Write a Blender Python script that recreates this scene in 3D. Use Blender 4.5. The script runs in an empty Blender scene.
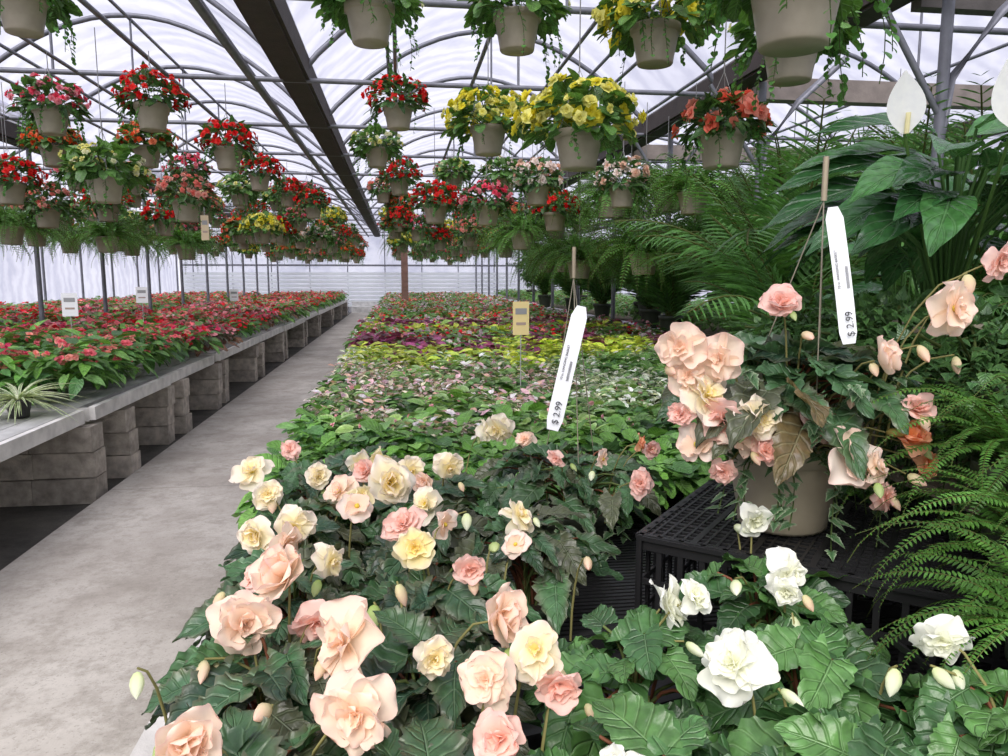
import bpy, math, random
import numpy as np
from math import sin,cos,pi,sqrt,radians
from mathutils import Matrix, Vector
rng=np.random.default_rng(11)
U=lambda a,b: float(rng.uniform(a,b))
def nrm(v):
    v=np.asarray(v,float); return v/(np.linalg.norm(v)+1e-9)
# ------------------------------------------------------------ materials
def newmat(name):
    m=bpy.data.materials.new(name);m.use_nodes=True
    nt=m.node_tree;nt.nodes.clear()
    return m,nt,nt.nodes.new,nt.links.new
def mathn(nt,op,a,b=None,c=None):
    n=nt.nodes.new('ShaderNodeMath');n.operation=op
    for i,x in enumerate((a,b,c)):
        if x is None: continue
        if isinstance(x,(int,float)): n.inputs[i].default_value=x
        else: nt.links.new(x,n.inputs[i])
    return n.outputs[0]
def mixc(nt,f,a,b,mode='MIX'):
    n=nt.nodes.new('ShaderNodeMix');n.data_type='RGBA';n.blend_type=mode
    for i,x in ((0,f),(6,a),(7,b)):
        if isinstance(x,(int,float)): n.inputs[i].default_value=x
        elif isinstance(x,tuple): n.inputs[i].default_value=x if len(x)==4 else (*x,1)
        else: nt.links.new(x,n.inputs[i])
    return n.outputs[2]
def noise(nt,scale,detail=4,rough=.55,vec=None,obj=True):
    n=nt.nodes.new('ShaderNodeTexNoise');n.inputs['Scale'].default_value=scale
    n.inputs['Detail'].default_value=detail;n.inputs['Roughness'].default_value=rough
    if vec is None:
        g=nt.nodes.new('ShaderNodeTexCoord');vec=g.outputs['Object']
    nt.links.new(vec,n.inputs['Vector']);return n.outputs[0]
def ramp(nt,f,a,b,lo=0.,hi=1.):
    n=nt.nodes.new('ShaderNodeMapRange');nt.links.new(f,n.inputs[0])
    n.inputs[1].default_value=a;n.inputs[2].default_value=b;n.inputs[3].default_value=lo;n.inputs[4].default_value=hi
    n.clamp=True;return n.outputs[0]
def attr(nt,name):
    n=nt.nodes.new('ShaderNodeAttribute');n.attribute_name=name;return n
def foliage_mat(name,vein,trans,rough,spec=.5,nscale=40,lo=.68,hi=1.28):
    m,nt,N,L=newmat(name)
    col=attr(nt,'Col').outputs['Color']
    nz=noise(nt,nscale,3)
    c=mixc(nt,1.0,col,mixc(nt,ramp(nt,nz,.3,.7),(lo,lo,lo),(hi,hi,hi*.97)),'MULTIPLY')
    bumpn=None
    if vein:
        uv=attr(nt,'luv').outputs['Vector'];sp=N('ShaderNodeSeparateXYZ');L(uv,sp.inputs[0])
        s=mathn(nt,'ABSOLUTE',sp.outputs[0]);t=sp.outputs[1]
        mid=ramp(nt,s,.015,.08,1,0)
        ph=mathn(nt,'MULTIPLY',mathn(nt,'SUBTRACT',t,mathn(nt,'MULTIPLY',s,.3)),2*pi*6)
        sv=mathn(nt,'POWER',mathn(nt,'MULTIPLY_ADD',mathn(nt,'COSINE',ph),.5,.5),9.)
        v=mathn(nt,'MAXIMUM',mid,mathn(nt,'MULTIPLY',sv,.6))
        base=c
        c=mixc(nt,mathn(nt,'MULTIPLY',v,vein),c,mixc(nt,.45,mixc(nt,1.,c,(2.6,2.5,2.8),'MULTIPLY'),(.25,.32,.21)))
        c=mixc(nt,mathn(nt,'MULTIPLY',ramp(nt,noise(nt,28,4,.6),.5,.68),.25),c,mixc(nt,1.,base,(2.5,2.1,3.0),'MULTIPLY'))
        b=N('ShaderNodeBump');b.inputs['Strength'].default_value=.9;b.inputs['Distance'].default_value=.005
        h=mathn(nt,'SUBTRACT',mathn(nt,'MULTIPLY',nz,.7),v);L(h,b.inputs['Height']);bumpn=b.outputs[0]
    p=N('ShaderNodeBsdfPrincipled');L(c,p.inputs['Base Color']);p.inputs['Roughness'].default_value=rough
    p.inputs['Specular IOR Level'].default_value=spec
    if bumpn: L(bumpn,p.inputs['Normal'])
    tr=N('ShaderNodeBsdfTranslucent');L(mixc(nt,1.,c,(1.5,1.5,.9),'MULTIPLY') if vein else c,tr.inputs[0])
    mx=N('ShaderNodeMixShader');mx.inputs[0].default_value=trans;L(p.outputs[0],mx.inputs[1]);L(tr.outputs[0],mx.inputs[2])
    o=N('ShaderNodeOutputMaterial');L(mx.outputs[0],o.inputs[0]);return m
def solid_mat(name,rough,metal=0,nscale=8,lo=.7,hi=1.15,bump=0,bscale=60,det=5):
    m,nt,N,L=newmat(name)
    col=attr(nt,'Col').outputs['Color'];nz=noise(nt,nscale,det)
    c=mixc(nt,1.0,col,mixc(nt,ramp(nt,nz,.3,.7),(lo,lo,lo),(hi,hi,hi)),'MULTIPLY')
    p=N('ShaderNodeBsdfPrincipled');L(c,p.inputs['Base Color']);p.inputs['Roughness'].default_value=rough;p.inputs['Metallic'].default_value=metal
    if bump:
        b=N('ShaderNodeBump');b.inputs['Strength'].default_value=bump;b.inputs['Distance'].default_value=.01
        L(noise(nt,bscale,6,.7),b.inputs['Height']);L(b.outputs[0],p.inputs['Normal'])
    o=N('ShaderNodeOutputMaterial');L(p.outputs[0],o.inputs[0]);return m
LEAF,PETAL,PLAST,SOIL,METAL,WOOD,CONC,CARD,GLOSS=range(9)
MATS=[foliage_mat('leaf_green',.7,.2,.33,.5),foliage_mat('petal_soft',0,.42,.55,.2,50,.95,1.03),
 solid_mat('pot_plastic',.42,0,10,.85,1.1),solid_mat('potting_soil',.95,0,60,.4,1.4,.8,120),
 solid_mat('galvanised_steel',.5,.3,12,.75,1.1),solid_mat('weathered_wood',.75,0,7,.7,1.12,.4,40),
 solid_mat('concrete_block',.9,0,14,.55,1.15,.8,90),solid_mat('white_card',.5,0,3,.95,1.02),
 foliage_mat('leaf_glossy',.35,.12,.22,.6)]
# ------------------------------------------------------------ geometry core
def T_(V,C,Uv,Q,M):
    V=np.asarray(V,float);n=len(V)
    C=np.broadcast_to(np.asarray(C,float),(n,3)).copy();Uv=np.broadcast_to(np.asarray(Uv,float),(n,2)).copy()
    Q=np.asarray(Q,int);M=np.broadcast_to(np.asarray(M,int),(len(Q),)).copy();return (V,C,Uv,Q,M)
def merge(ts):
    off=0;qs=[]
    for t in ts: qs.append(t[3]+off);off+=len(t[0])
    return (np.concatenate([t[0] for t in ts]),np.concatenate([t[1] for t in ts]),np.concatenate([t[2] for t in ts]),np.concatenate(qs),np.concatenate([t[4] for t in ts]))
def xf(t,R=None,loc=(0,0,0),s=1.,col=None):
    V=t[0]*s
    if R is not None: V=V@np.asarray(R).T
    return (V+np.asarray(loc,float),t[1] if col is None else t[1]*np.asarray(col),t[2],t[3],t[4])
def batch(t,Rs,Ls,Cs):
    K=len(Rs);n=len(t[0])
    V=(np.einsum('kij,nj->kni',Rs,t[0])+Ls[:,None,:]).reshape(-1,3)
    C=(t[1][None]*Cs[:,None,:]).reshape(-1,3);Uv=np.tile(t[2],(K,1))
    Q=(t[3][None]+(np.arange(K)*n)[:,None,None]).reshape(-1,4);return (V,C,Uv,Q,np.tile(t[4],K))
def mesh(name,t,smooth=True):
    V,C,Uv,Q,M=t
    me=bpy.data.meshes.new(name);me.vertices.add(len(V));me.vertices.foreach_set('co',V.astype(np.float32).ravel())
    me.loops.add(len(Q)*4);me.polygons.add(len(Q))
    me.polygons.foreach_set('loop_start',np.arange(0,len(Q)*4,4,dtype=np.int32))
    me.loops.foreach_set('vertex_index',Q.astype(np.int32).ravel())
    me.update(calc_edges=True)
    used=sorted(set(M.tolist()));mp=np.zeros(max(used)+1,int)
    for i,k in enumerate(used): me.materials.append(MATS[k]);mp[k]=i
    me.polygons.foreach_set('material_index',mp[M].astype(np.int32))
    if smooth: me.polygons.foreach_set('use_smooth',np.ones(len(Q),bool))
    a=me.attributes.new('Col','FLOAT_COLOR','POINT');a.data.foreach_set('color',np.c_[C,np.ones(len(C))].astype(np.float32).ravel())
    a=me.attributes.new('luv','FLOAT_VECTOR','POINT');a.data.foreach_set('vector',np.c_[Uv,np.zeros(len(C))].astype(np.float32).ravel())
    me.update();return me
def obj(name,data,loc=(0,0,0),rz=0,s=1,parent=None):
    if isinstance(data,tuple): data=mesh(name,data)
    o=bpy.data.objects.new(name,data);bpy.context.collection.objects.link(o);o.location=loc;o.rotation_euler=(0,0,rz);o.scale=(s,s,s)
    if parent: o.parent=parent
    return o
def build_c(name,t,smooth=True):   # recentre origin
    c=(t[0].min(0)+t[0].max(0))/2;c[2]=t[0][:,2].min()
    return obj(name,mesh(name,(t[0]-c,)+t[1:],smooth),tuple(c))
def gridq(a,b):
    i=np.arange(a)[:,None]*(b+1)+np.arange(b)[None];i=i.ravel();return np.stack([i,i+1,i+b+2,i+b+1],1)
def ringq(rows,n,closed=True):
    q=[]
    for r in range(rows-1):
        for k in range(n):
            a=r*n+k;b=r*n+(k+1)%n;q.append((a,b,b+n,a+n))
    return q
def lathe(prof,n,col,mat):
    a=np.arange(n)*2*pi/n
    V=np.concatenate([np.stack([r*np.cos(a),r*np.sin(a),np.full(n,z)],1) for r,z in prof])
    return T_(V,col,(.4,.3),ringq(len(prof),n),mat)
def tube(pts,r,n=5,col=(.1,.2,.05),mat=PETAL,r2=None):
    P=np.asarray(pts,float);d=np.gradient(P,axis=0);V=[]
    for i,p in enumerate(P):
        t=nrm(d[i]);ref=np.array([0,0,1.]) if abs(t[2])<.9 else np.array([1.,0,0])
        x=nrm(np.cross(t,ref));y=np.cross(t,x);rr=r if r2 is None else r+(r2-r)*i/(len(P)-1)
        a=np.arange(n)*2*pi/n
        V.append(p+rr*(np.cos(a)[:,None]*x+np.sin(a)[:,None]*y))
    return T_(np.concatenate(V),col,(.4,.3),ringq(len(P),n),mat)
def arc3(a,b,h=.03,n=5):
    a=np.asarray(a,float);b=np.asarray(b,float);out=[]
    for i in range(n+1):
        s=i/n;p=a*(1-s)+b*s;p[:2]=a[:2]+(b[:2]-a[:2])*(s**1.6);p[2]=a[2]+(b[2]-a[2])*(1-(1-s)**1.5)+h*sin(pi*s)*.5;out.append(p)
    return out
def box(lo,hi,col,mat):
    x0,y0,z0=lo;x1,y1,z1=hi
    Fs=[((x0,y0,z0),(x0,y1,z0),(x1,y1,z0),(x1,y0,z0)),((x0,y0,z1),(x1,y0,z1),(x1,y1,z1),(x0,y1,z1)),
        ((x0,y0,z0),(x1,y0,z0),(x1,y0,z1),(x0,y0,z1)),((x0,y1,z0),(x0,y1,z1),(x1,y1,z1),(x1,y1,z0)),
        ((x0,y0,z0),(x0,y0,z1),(x0,y1,z1),(x0,y1,z0)),((x1,y0,z0),(x1,y1,z0),(x1,y1,z1),(x1,y0,z1))]
    V=[p for f in Fs for p in f];return T_(V,col,(.4,.3),np.arange(24).reshape(6,4),mat)
def Rz(a): return np.array([[cos(a),-sin(a),0],[sin(a),cos(a),0],[0,0,1.]])
def Rx(a): return np.array([[1,0,0],[0,cos(a),-sin(a)],[0,sin(a),cos(a)]])
def Ry(a): return np.array([[cos(a),0,sin(a)],[0,1,0],[-sin(a),0,cos(a)]])
def R_leaf(y,up):
    y=nrm(y);up=np.asarray(up,float);z=nrm(up-y*np.dot(up,y));return np.stack([np.cross(y,z),y,z],1)
def R_face(z,spin=0.):
    z=nrm(z);ref=np.array([0,0,1.]) if abs(z[2])<.95 else np.array([0,1.,0]);x=nrm(np.cross(ref,z));y=np.cross(z,x)
    return np.stack([x,y,z],1)@Rz(spin)
# ------------------------------------------------------------ leaves and petals
def leaf(kind,nl,nw,W=.6,fold=.25,droop=.2,col=(.05,.13,.04),rim=None,teeth=0.,lobe=0.,wave=0.,asym=0.,mat=LEAF):
    t=np.linspace(0,1,nl+1);s=np.linspace(-1,1,nw+1)
    if kind=='wing': w=np.where(t<.3,.55+.45*np.sin(pi/2*t/.3),np.cos(pi/2*((t-.3)/.7))**.85)
    elif kind=='round': w=np.where(t<.45,.5+.5*np.sin(pi/2*t/.45),np.sqrt(np.clip(1-((t-.45)/.57)**2,0,1)))
    elif kind=='ovate': w=np.where(t<.38,.6+.4*np.sin(pi/2*t/.38),np.cos(pi/2*((t-.38)/.63))**.7)
    elif kind=='lance': w=np.sin(pi*np.clip(t,0.02,.985)**.8)**.9
    elif kind=='ivy': w=np.interp(t,[0,.12,.25,.38,.55,.75,1],[.45,1,.62,.72,.42,.25,.03])
    w=np.maximum(w,.03)
    Wg=np.repeat(w[:,None],nw+1,1)
    if teeth:
        k=np.where(np.arange(nl+1)%2==0,1+teeth,1-teeth);Wg[:,0]*=k;Wg[:,-1]*=np.roll(k,1)
    S,Tt=np.meshgrid(s,t)
    a=np.where(S<0,1-asym,1+asym*.4)
    x=S*Wg*W/2*a;y=Tt-lobe*np.abs(S)**1.5*(1-Tt)**2
    z=fold*np.abs(x)-droop*Tt**2+wave*np.sin(Tt*17+S*2)*np.abs(S)**2*W*.3+wave*.12*np.cos(Tt*2*pi*6)*(1-np.abs(S))*np.abs(S)
    C=np.broadcast_to(np.asarray(col,float),(x.size,3)).copy()
    if rim is not None:
        f=np.clip(np.maximum(np.abs(S)**3,0),0,1).reshape(-1,1);C=C*(1-f)+np.asarray(rim)*f
    return T_(np.stack([x,y,z],-1).reshape(-1,3),C,np.stack([S,Tt],-1).reshape(-1,2),gridq(nl,nw),mat)
def petal(L,W,nl,nw,cup,curl,ruf,c0,c1,c2=None):
    t=np.linspace(0,1,nl+1);s=np.linspace(-1,1,nw+1)
    w=np.where(t<.58,.3+.7*np.sin(pi/2*t/.58),1-.42*(np.clip(t-.58,0,1)/.42)**2.2)
    S,Tt=np.meshgrid(s,t);ph=U(0,6)
    x=S*w[:,None]*W/2;y=L*(Tt-.24*np.abs(S)**2.3*Tt**3)
    z=cup*S**2*W*.5*np.sin(Tt*pi*.7+.3)+curl*L*Tt**2+ruf*L*np.sin(S*4.2+ph)*Tt**2
    f=(Tt**1.3).reshape(-1,1);C=np.asarray(c0)*(1-f)+np.asarray(c1)*f
    if c2 is not None:
        e=(np.clip(np.maximum(np.abs(S)**4*Tt,Tt**7),0,1)).reshape(-1,1);C=C*(1-e)+np.asarray(c2)*e
    return T_(np.stack([x,y,z],-1).reshape(-1,3),C,np.stack([S,Tt],-1).reshape(-1,2),gridq(nl,nw),PETAL)
OPEN=[(4,-14,.54,.66),(5,6,.47,.52),(5,28,.36,.38),(5,48,.25,.26),(4,68,.17,.18)]
LOOSE=[(4,-20,.56,.68),(4,8,.46,.54),(4,34,.32,.30),(5,56,.2,.2)]
HALF=[(4,12,.52,.6),(4,38,.50,.58),(4,58,.42,.5),(4,72,.33,.4)]
def flower(c_in,c_out,res=6,rings=None,yellow=False,edge=None,jit=12):
    if rings is None: rings=OPEN
    ps=[]
    for k,(n,tilt,L,W) in enumerate(rings):
        a0=U(0,6);fr=k/max(1,len(rings)-1)
        ca=np.asarray(c_out)*(1-fr)+np.asarray(c_in)*fr
        for i in range(n):
            j=U(.95,1.03)
            p=petal(L*U(.82,1.12),W*U(.85,1.15),res,res,U(.05,.6),U(-.35,.25),U(.03,.15),np.asarray(c_in)*.5+ca*.5,ca*j,edge)
            R=Rz(a0+i*2*pi/n+U(-.3,.3))@Rx(radians(tilt+U(-jit,jit)))@Ry(U(-.3,.3))
            ps.append(xf(p,R,(0,0,.012*k)))
    if yellow: ps.append(xf(lathe([(.001,.12),(.05,.1),(.07,.05),(.04,0)],7,(.85,.7,.12),PETAL)))
    return merge(ps)
def bud(c1,c2,n=8):
    pr=[(.001,0),(.16,.06),(.28,.25),(.31,.45),(.24,.7),(.12,.88),(.001,1)]
    t=lathe(pr,n,c1,PETAL);f=np.clip(t[0][:,2:3],0,1);C=np.asarray(c1)*(1-f)+np.asarray(c2)*f
    V=t[0].copy();V[:,1]*=.7;return (V,C,t[2],t[3],t[4])
# ------------------------------------------------------------ fronds
def frond(N,W,th0,th1,nl,nw,col,L=1.,pw=.16,fwd=.35,pdroop=.15,tip=.7,rad=.006):
    th=np.linspace(th0,th1,N+1);st=L/N
    P=np.zeros((N+1,3))
    for i in range(N): P[i+1]=P[i]+st*np.array([0,cos(th[i]),sin(th[i])])
    ps=[tube(P[::max(1,N//8)],rad,4,(.12,.14,.04),PETAL,rad*.4)]
    lf=leaf('lance',nl,nw,W=pw,fold=.3,droop=pdroop,col=col)
    Rs=[];Ls=[];Cs=[]
    for i in range(1,N+1):
        s=i/N;l=W*min(1,.35+s*3.2)*max(.12,(1-s)**tip)
        nrmv=np.array([0,-sin(th[i]),cos(th[i])]);tan=np.array([0,cos(th[i]),sin(th[i])])
        for sd in (-1,1):
            d=np.array([sd,0,0])+fwd*tan+nrmv*U(-.2,.15)
            Rs.append(R_leaf(d,nrmv)*l);Ls.append(P[i]);k=U(.8,1.25);Cs.append((k,k,k*U(.8,1.1)))
    ps.append(batch(lf,np.array(Rs),np.array(Ls),np.array(Cs)));return merge(ps)
def fern(nf,fr,R0=.04,smin=.7,smax=1.1,Lf=.5,elev=(0,0)):
    ps=[]
    for i in range(nf):
        a=i*2.3999+U(-.3,.3);s=Lf*U(smin,smax);f=fr[i%len(fr)]
        R=Rz(a)@Rx(U(*elev))@Ry(U(-.3,.3));k=U(.75,1.35)
        ps.append(xf(f,R,(R0*cos(a+pi/2),R0*sin(a+pi/2),U(-.02,.03)),s,(k,k,k)))
    return merge(ps)
# ------------------------------------------------------------ pots
TAUPE=(.36,.315,.235)
def pot(D=.28,h=.2,col=TAUPE,n=28,z0=-.1,soil=True):
    r=D/2;b=r*.72
    pr=[(.001,z0),(b*.95,z0),(b,z0+.008),(b*1.02,z0+.03),(r*.91,z0+h*.78),(r*.93,z0+h*.80),(r*1.0,z0+h*.81),(r*1.0,z0+h*.985),(r*.985,z0+h),(r*.93,z0+h),(r*.9,z0+h*.86)]
    ps=[lathe(pr,n,col,PLAST)]
    if soil: ps.append(lathe([(r*.9,z0+h*.88),(r*.5,z0+h*.92),(.001,z0+h*.93)],n,(.06,.04,.025),SOIL))
    return merge(ps)
def hanger(r,z0,z1,n=3,col=(.32,.32,.30)):
    ps=[tube([(r*cos(a),r*sin(a),z0),(r*.5*cos(a),r*.5*sin(a),(z0+z1)/2+.01),(0,0,z1)],.0022,4,col,METAL) for a in [k*2*pi/n+.4 for k in range(n)]]
    ps.append(tube([(0,0,z1-.01),(0,0,z1+.05)],.004,5,col,METAL))
    return merge(ps)
def vine(start,end_drop,out,n,lf,size,col=(1,1,1),stemcol=(.1,.15,.05)):
    x,y,z=start;pts=[]
    a=math.atan2(out[1],out[0]);m=max(6,n//2);ph=U(0,6)
    for i in range(m+1):
        s=i/m;rr=.09*(1-(1-s)**2);pts.append((x+cos(a)*rr+.015*sin(5*s+ph),y+sin(a)*rr+.015*cos(4*s+ph),z+.03*sin(s*pi)-end_drop*s**1.3))
    ps=[tube(pts,.0018,4,stemcol,PETAL)];P=np.array(pts);Rs=[];Ls=[];Cs=[]
    for i in range(n):
        s=(i+.5)/n*m;k=int(s);p=P[k]*(1-(s-k))+P[min(k+1,m)]*(s-k);b=a+U(-1.8,1.8)
        Rs.append(R_leaf((cos(b),sin(b),-.5+U(-.4,.4)),(cos(b)*.7,sin(b)*.7,1))*size*U(.7,1.2));Ls.append(p);g=U(.8,1.2);Cs.append((g,g,g))
    ps.append(xf(batch(lf,np.array(Rs),np.array(Ls),np.array(Cs)),col=col));return merge(ps)
# ------------------------------------------------------------ hanging flower baskets
def mound(nleaf,lf,lsize,nfl,fls,fsize,R,H,z0,low=-.35,flow=-.15):
    ps=[];Rs=[];Ls=[];Cs=[]
    def pt(low):
        a=U(0,2*pi);e=math.asin(U(low,1));k=U(.75,1.12)
        d=np.array([cos(a)*cos(e),sin(a)*cos(e),sin(e)]);return d,d*np.array([R,R,H])*k+np.array([0,0,z0])
    for i in range(nleaf):
        d,p=pt(low);y=d+np.array([U(-.7,.7),U(-.7,.7),U(-.6,.3)]);Rs.append(R_leaf(y,d+np.array([0,0,.9]))*lsize*U(.7,1.25));Ls.append(p*np.array([.9,.9,.95]));k=U(.6,1.35);Cs.append((k,k,k*U(.7,1.1)))
    ps.append(batch(lf,np.array(Rs),np.array(Ls),np.array(Cs)))
    for i in range(12):
        d,p=pt(low);ps.append(tube([(0,0,z0-.05),p*.6+np.array([0,0,z0*.4]),p],.004,4,(.12,.16,.05),PETAL))
    gr=[[] for _ in fls]
    for i in range(nfl):
        d,p=pt(flow);gr[i%len(fls)].append((R_face(d+np.array([U(-.4,.4),U(-.4,.4),U(-.3,.2)]),U(0,6))*fsize*U(.75,1.2),p+d*.025))
    for f,g in zip(fls,gr):
        if g: ps.append(batch(f,np.array([x[0] for x in g]),np.array([x[1] for x in g]),np.array([[U(.85,1.1)]*3 for _ in g])))
    return merge(ps)
R3=[(5,5,.52,.56),(5,35,.4,.44),(3,65,.27,.3)]
lf_s=leaf('round',4,4,W=.85,fold=.2,droop=.25,col=(.09,.21,.045),lobe=.15,teeth=.06)
lf_d=leaf('wing',6,4,W=.6,fold=.25,droop=.3,col=(.055,.14,.035),lobe=.2,teeth=.08,asym=.2)
ivy=leaf('ivy',8,6,W=.95,fold=.06,droop=.12,col=(.06,.15,.055),rim=(.32,.40,.26),lobe=.15)
ivy2=leaf('ivy',6,4,W=.95,fold=.1,droop=.15,col=(.055,.145,.045),rim=(.10,.21,.07))
def basket(kind):
    spec={'red':([(.85,.018,.02),(.94,.06,.05)],.062,85,.245,.20),'orange':([(.95,.15,.04),(.96,.30,.14)],.068,75,.25,.19),
     'yellow':([(.95,.86,.08),(.97,.93,.30)],.075,135,.29,.20),'lemon':([(.93,.9,.35),(.94,.94,.65)],.055,50,.26,.15),
     'coral':([(.95,.20,.12),(.96,.38,.28)],.10,26,.22,.14),'pink':([(.92,.10,.18),(.94,.36,.42)],.06,70,.25,.17),
     'peach':([(.95,.66,.5),(.96,.85,.78)],.085,42,.23,.2),'green':([(.9,.9,.6)],.045,12,.25,.14),'pale':([(.92,.8,.76),(.93,.87,.65)],.055,50,.27,.17),
     'salmon':([(.95,.28,.22),(.96,.50,.42)],.065,78,.25,.19)}[kind]
    cols,fs,nf,R,H=spec
    fls=[flower(np.array(c)*.88,c,2,R3) for c in cols for _ in range(2)]
    ps=[pot(.27,.2),hanger(.13,.09,.42),mound(180,lf_s if kind in('yellow','lemon','green','orange','pale') else lf_d,.085,nf,fls,fs,R,H,.13)]
    nv={'yellow':9,'pink':16,'green':16,'lemon':14,'peach':9,'coral':12,'pale':14,'salmon':6}.get(kind,5)
    for i in range(nv):
        a=U(0,6.28);ps.append(vine((.14*cos(a),.14*sin(a),.12),U(.10,.36),(cos(a),sin(a)),int(U(12,26)),lf_s,.026,(1.1,1.3,1.2)))
    return merge(ps)
BK={}
for k in ['red','orange','yellow','lemon','coral','pink','peach','green','pale','salmon']:
    BK[k]=[mesh('basket_'+k,basket(k)) for _ in range(2)]
wire_me=mesh('hanging_wire',merge([tube([(0,0,0),(0,0,1)],.0035,5,(.25,.25,.24),METAL)]))
RAILZ=3.28
def hang(name,me,p,s=1.,top=.46):
    o=obj(name,me,p,U(0,6.28),s)
    w=bpy.data.objects.new('hanger_wire',wire_me);bpy.context.collection.objects.link(w);w.parent=o;w.location=(0,0,top);w.scale=(1,1,max(.05,(RAILZ-p[2])/s-top))
B=[(-2.06,4.76,2.96,'green'),(-2.73,6.66,2.74,'pink'),(-1.93,6.55,2.77,'red'),(-3.39,8.27,2.7,'orange'),(-2.47,8.15,2.70,'orange'),(-2.13,6.01,2.15,'lemon'),(-3.58,7.74,2.28,'red'),(-3.64,8.6,2.12,'salmon'),(-4.02,10.4,2.70,'pink'),(-3.35,9.48,2.25,'red'),(-1.56,7.5,2.60,'red'),(-1.73,10.1,2.70,'red'),(-2.61,10.2,2.72,'pink'),(-1.95,7.48,2.12,'salmon'),(-3.68,11.4,2.75,'orange'),(-2.94,10.2,2.13,'red'),(-2.97,12.4,2.45,'salmon'),(-2.18,11.1,2.6,'lemon'),(-1.69,12.3,2.7,'red'),(-2.1,12.3,2.13,'yellow'),(-1.3,12.2,2.52,'red'),(-2.13,14.6,2.2,'red'),(-1.81,14.6,2.48,'pink'),(-1.56,16.8,2.42,'orange'),(-1.35,18.1,2.38,'red'),(-3.9,6.9,2.32,'red'),
(-.13,4.31,2.85,'green'),(.02,6.87,2.89,'red'),(-.21,8.43,2.78,'lemon'),(.68,4.37,2.86,'green'),(.67,5.67,2.50,'yellow'),(.97,4.07,2.18,'yellow'),(1.39,4.09,2.74,'yellow'),(1.11,2.08,2.24,'green'),(1.83,3.45,2.51,'green'),(1.80,4.12,2.21,'coral'),(1.38,7.56,2.32,'peach'),(2.08,6.94,2.25,'peach'),(1.74,8.4,2.12,'red'),(.03,9.88,2.65,'red'),(-.25,13.6,2.9,'salmon'),(.40,8.26,2.18,'red'),(.34,13.4,2.24,'pink'),(.80,10.8,2.84,'lemon'),(.85,12.,3.0,'pink'),(.88,7.6,2.12,'pink'),(1.1,11.8,2.08,'salmon'),(1.58,10.6,2.23,'coral'),(2.11,13.2,2.16,'pale'),(.82,15.2,2.15,'red'),(.03,13.5,2.4,'red'),(1.3,9.3,2.62,'pale'),(1.75,9.9,2.65,'salmon')]
for x,y,z,k in B: hang('hanging_flower_basket',BK[k][int(U(0,2))],(x,y,z))
kk=['red','red','salmon','pink','orange','yellow','pale','coral','lemon','peach','pink']
for X in (-4.3,-3.5,-2.75,-2.05,-1.5,.0,.7,1.4,2.1):
    y=12.8+U(0,1)
    while y<31:
        for z in (2.2,2.72):
            if U(0,1)<.72: hang('hanging_flower_basket',BK[kk[int(U(0,11))]][int(U(0,2))],(X+U(-.1,.1),y+U(-.3,.3),z+U(-.1,.1)))
        y+=1.9
for X in (-4.8,-5.7,-6.5):
    y=8.
    while y<28:
        hang('hanging_flower_basket',BK[kk[int(U(0,11))]][0],(X+U(-.1,.1),y,2.4+U(-.2,.3)));y+=1.9
# ------------------------------------------------------------ ferns
FG=(.11,.28,.045)
fr_lo=[frond(24,.12,a,b,2,2,FG,pw=.32) for a,b in ((1.1,-1.3),(.8,-1.5),(.5,-1.5),(1.3,-.9),(.2,-1.6))]
fr_hi=[frond(46,.085,a,b,3,2,(.09,.235,.04),pw=.32,rad=.004) for a,b in ((1.2,-1.0),(.9,-1.3),(.6,-1.3),(1.4,-.6))]
fern_lo=[mesh('hanging_fern_mesh',merge([pot(),hanger(.13,.09,.42),xf(fern(75,fr_lo,.05,.7,1.15,.66),loc=(0,0,.1))])) for _ in range(2)]
for x,y,z in [(2.75,6.9,2.2),(2.3,8.0,2.25),(3.0,8.3,2.35),(2.6,9.4,2.35),(2.0,9.6,2.1),(3.0,10,2.3),(2.4,11,2.35),(1.9,11.4,2.2),(2.9,12,2.35),(2.3,12.8,2.3),(2.8,14,2.4),(2.9,16,2.4),(2.7,18,2.3),(2.8,20,2.3),(1.5,9.2,1.95),(3.9,7.2,2.4),(4.1,9,2.4),(4.3,6.2,2.4),(-4.1,8.8,1.95),(-3.5,9.8,1.9),(-4.6,10.5,2.0),(-4.2,12.2,2.0),(-2.9,11,1.85),(-4.6,14,2.),(4.6,11,2.3),(.1,18,2.2),
 (2.55,7.7,1.65),(2.1,8.7,1.6),(2.8,9.0,1.7),(2.3,10.3,1.7),(2.9,11.1,1.7),(2.4,12.2,1.7),(2.8,13.2,1.8),(2.0,14.2,2.0),(2.9,15,1.8),(3.0,7.4,1.75),(-5.3,9.3,2.),(-5.6,11.3,2.),(-5.2,13,2.)]:
    hang('hanging_fern',fern_lo[int(U(0,2))],(x,y,z),U(.95,1.2))
PG=(.075,.20,.04)
fr_p=[frond(28,.30,a,b,3,2,PG,pw=.09,fwd=.7,pdroop=.3,tip=.5,rad=.008) for a,b in ((1.5,.5),(1.4,-.2),(1.3,-.6),(1.55,.9))]
palm_me=[mesh('palm_mesh',merge([pot(.34,.3,(.05,.06,.04),24,0),xf(fern(26,fr_p,.05,.75,1.15,1.5),loc=(0,0,.28))])) for _ in range(2)]
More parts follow.
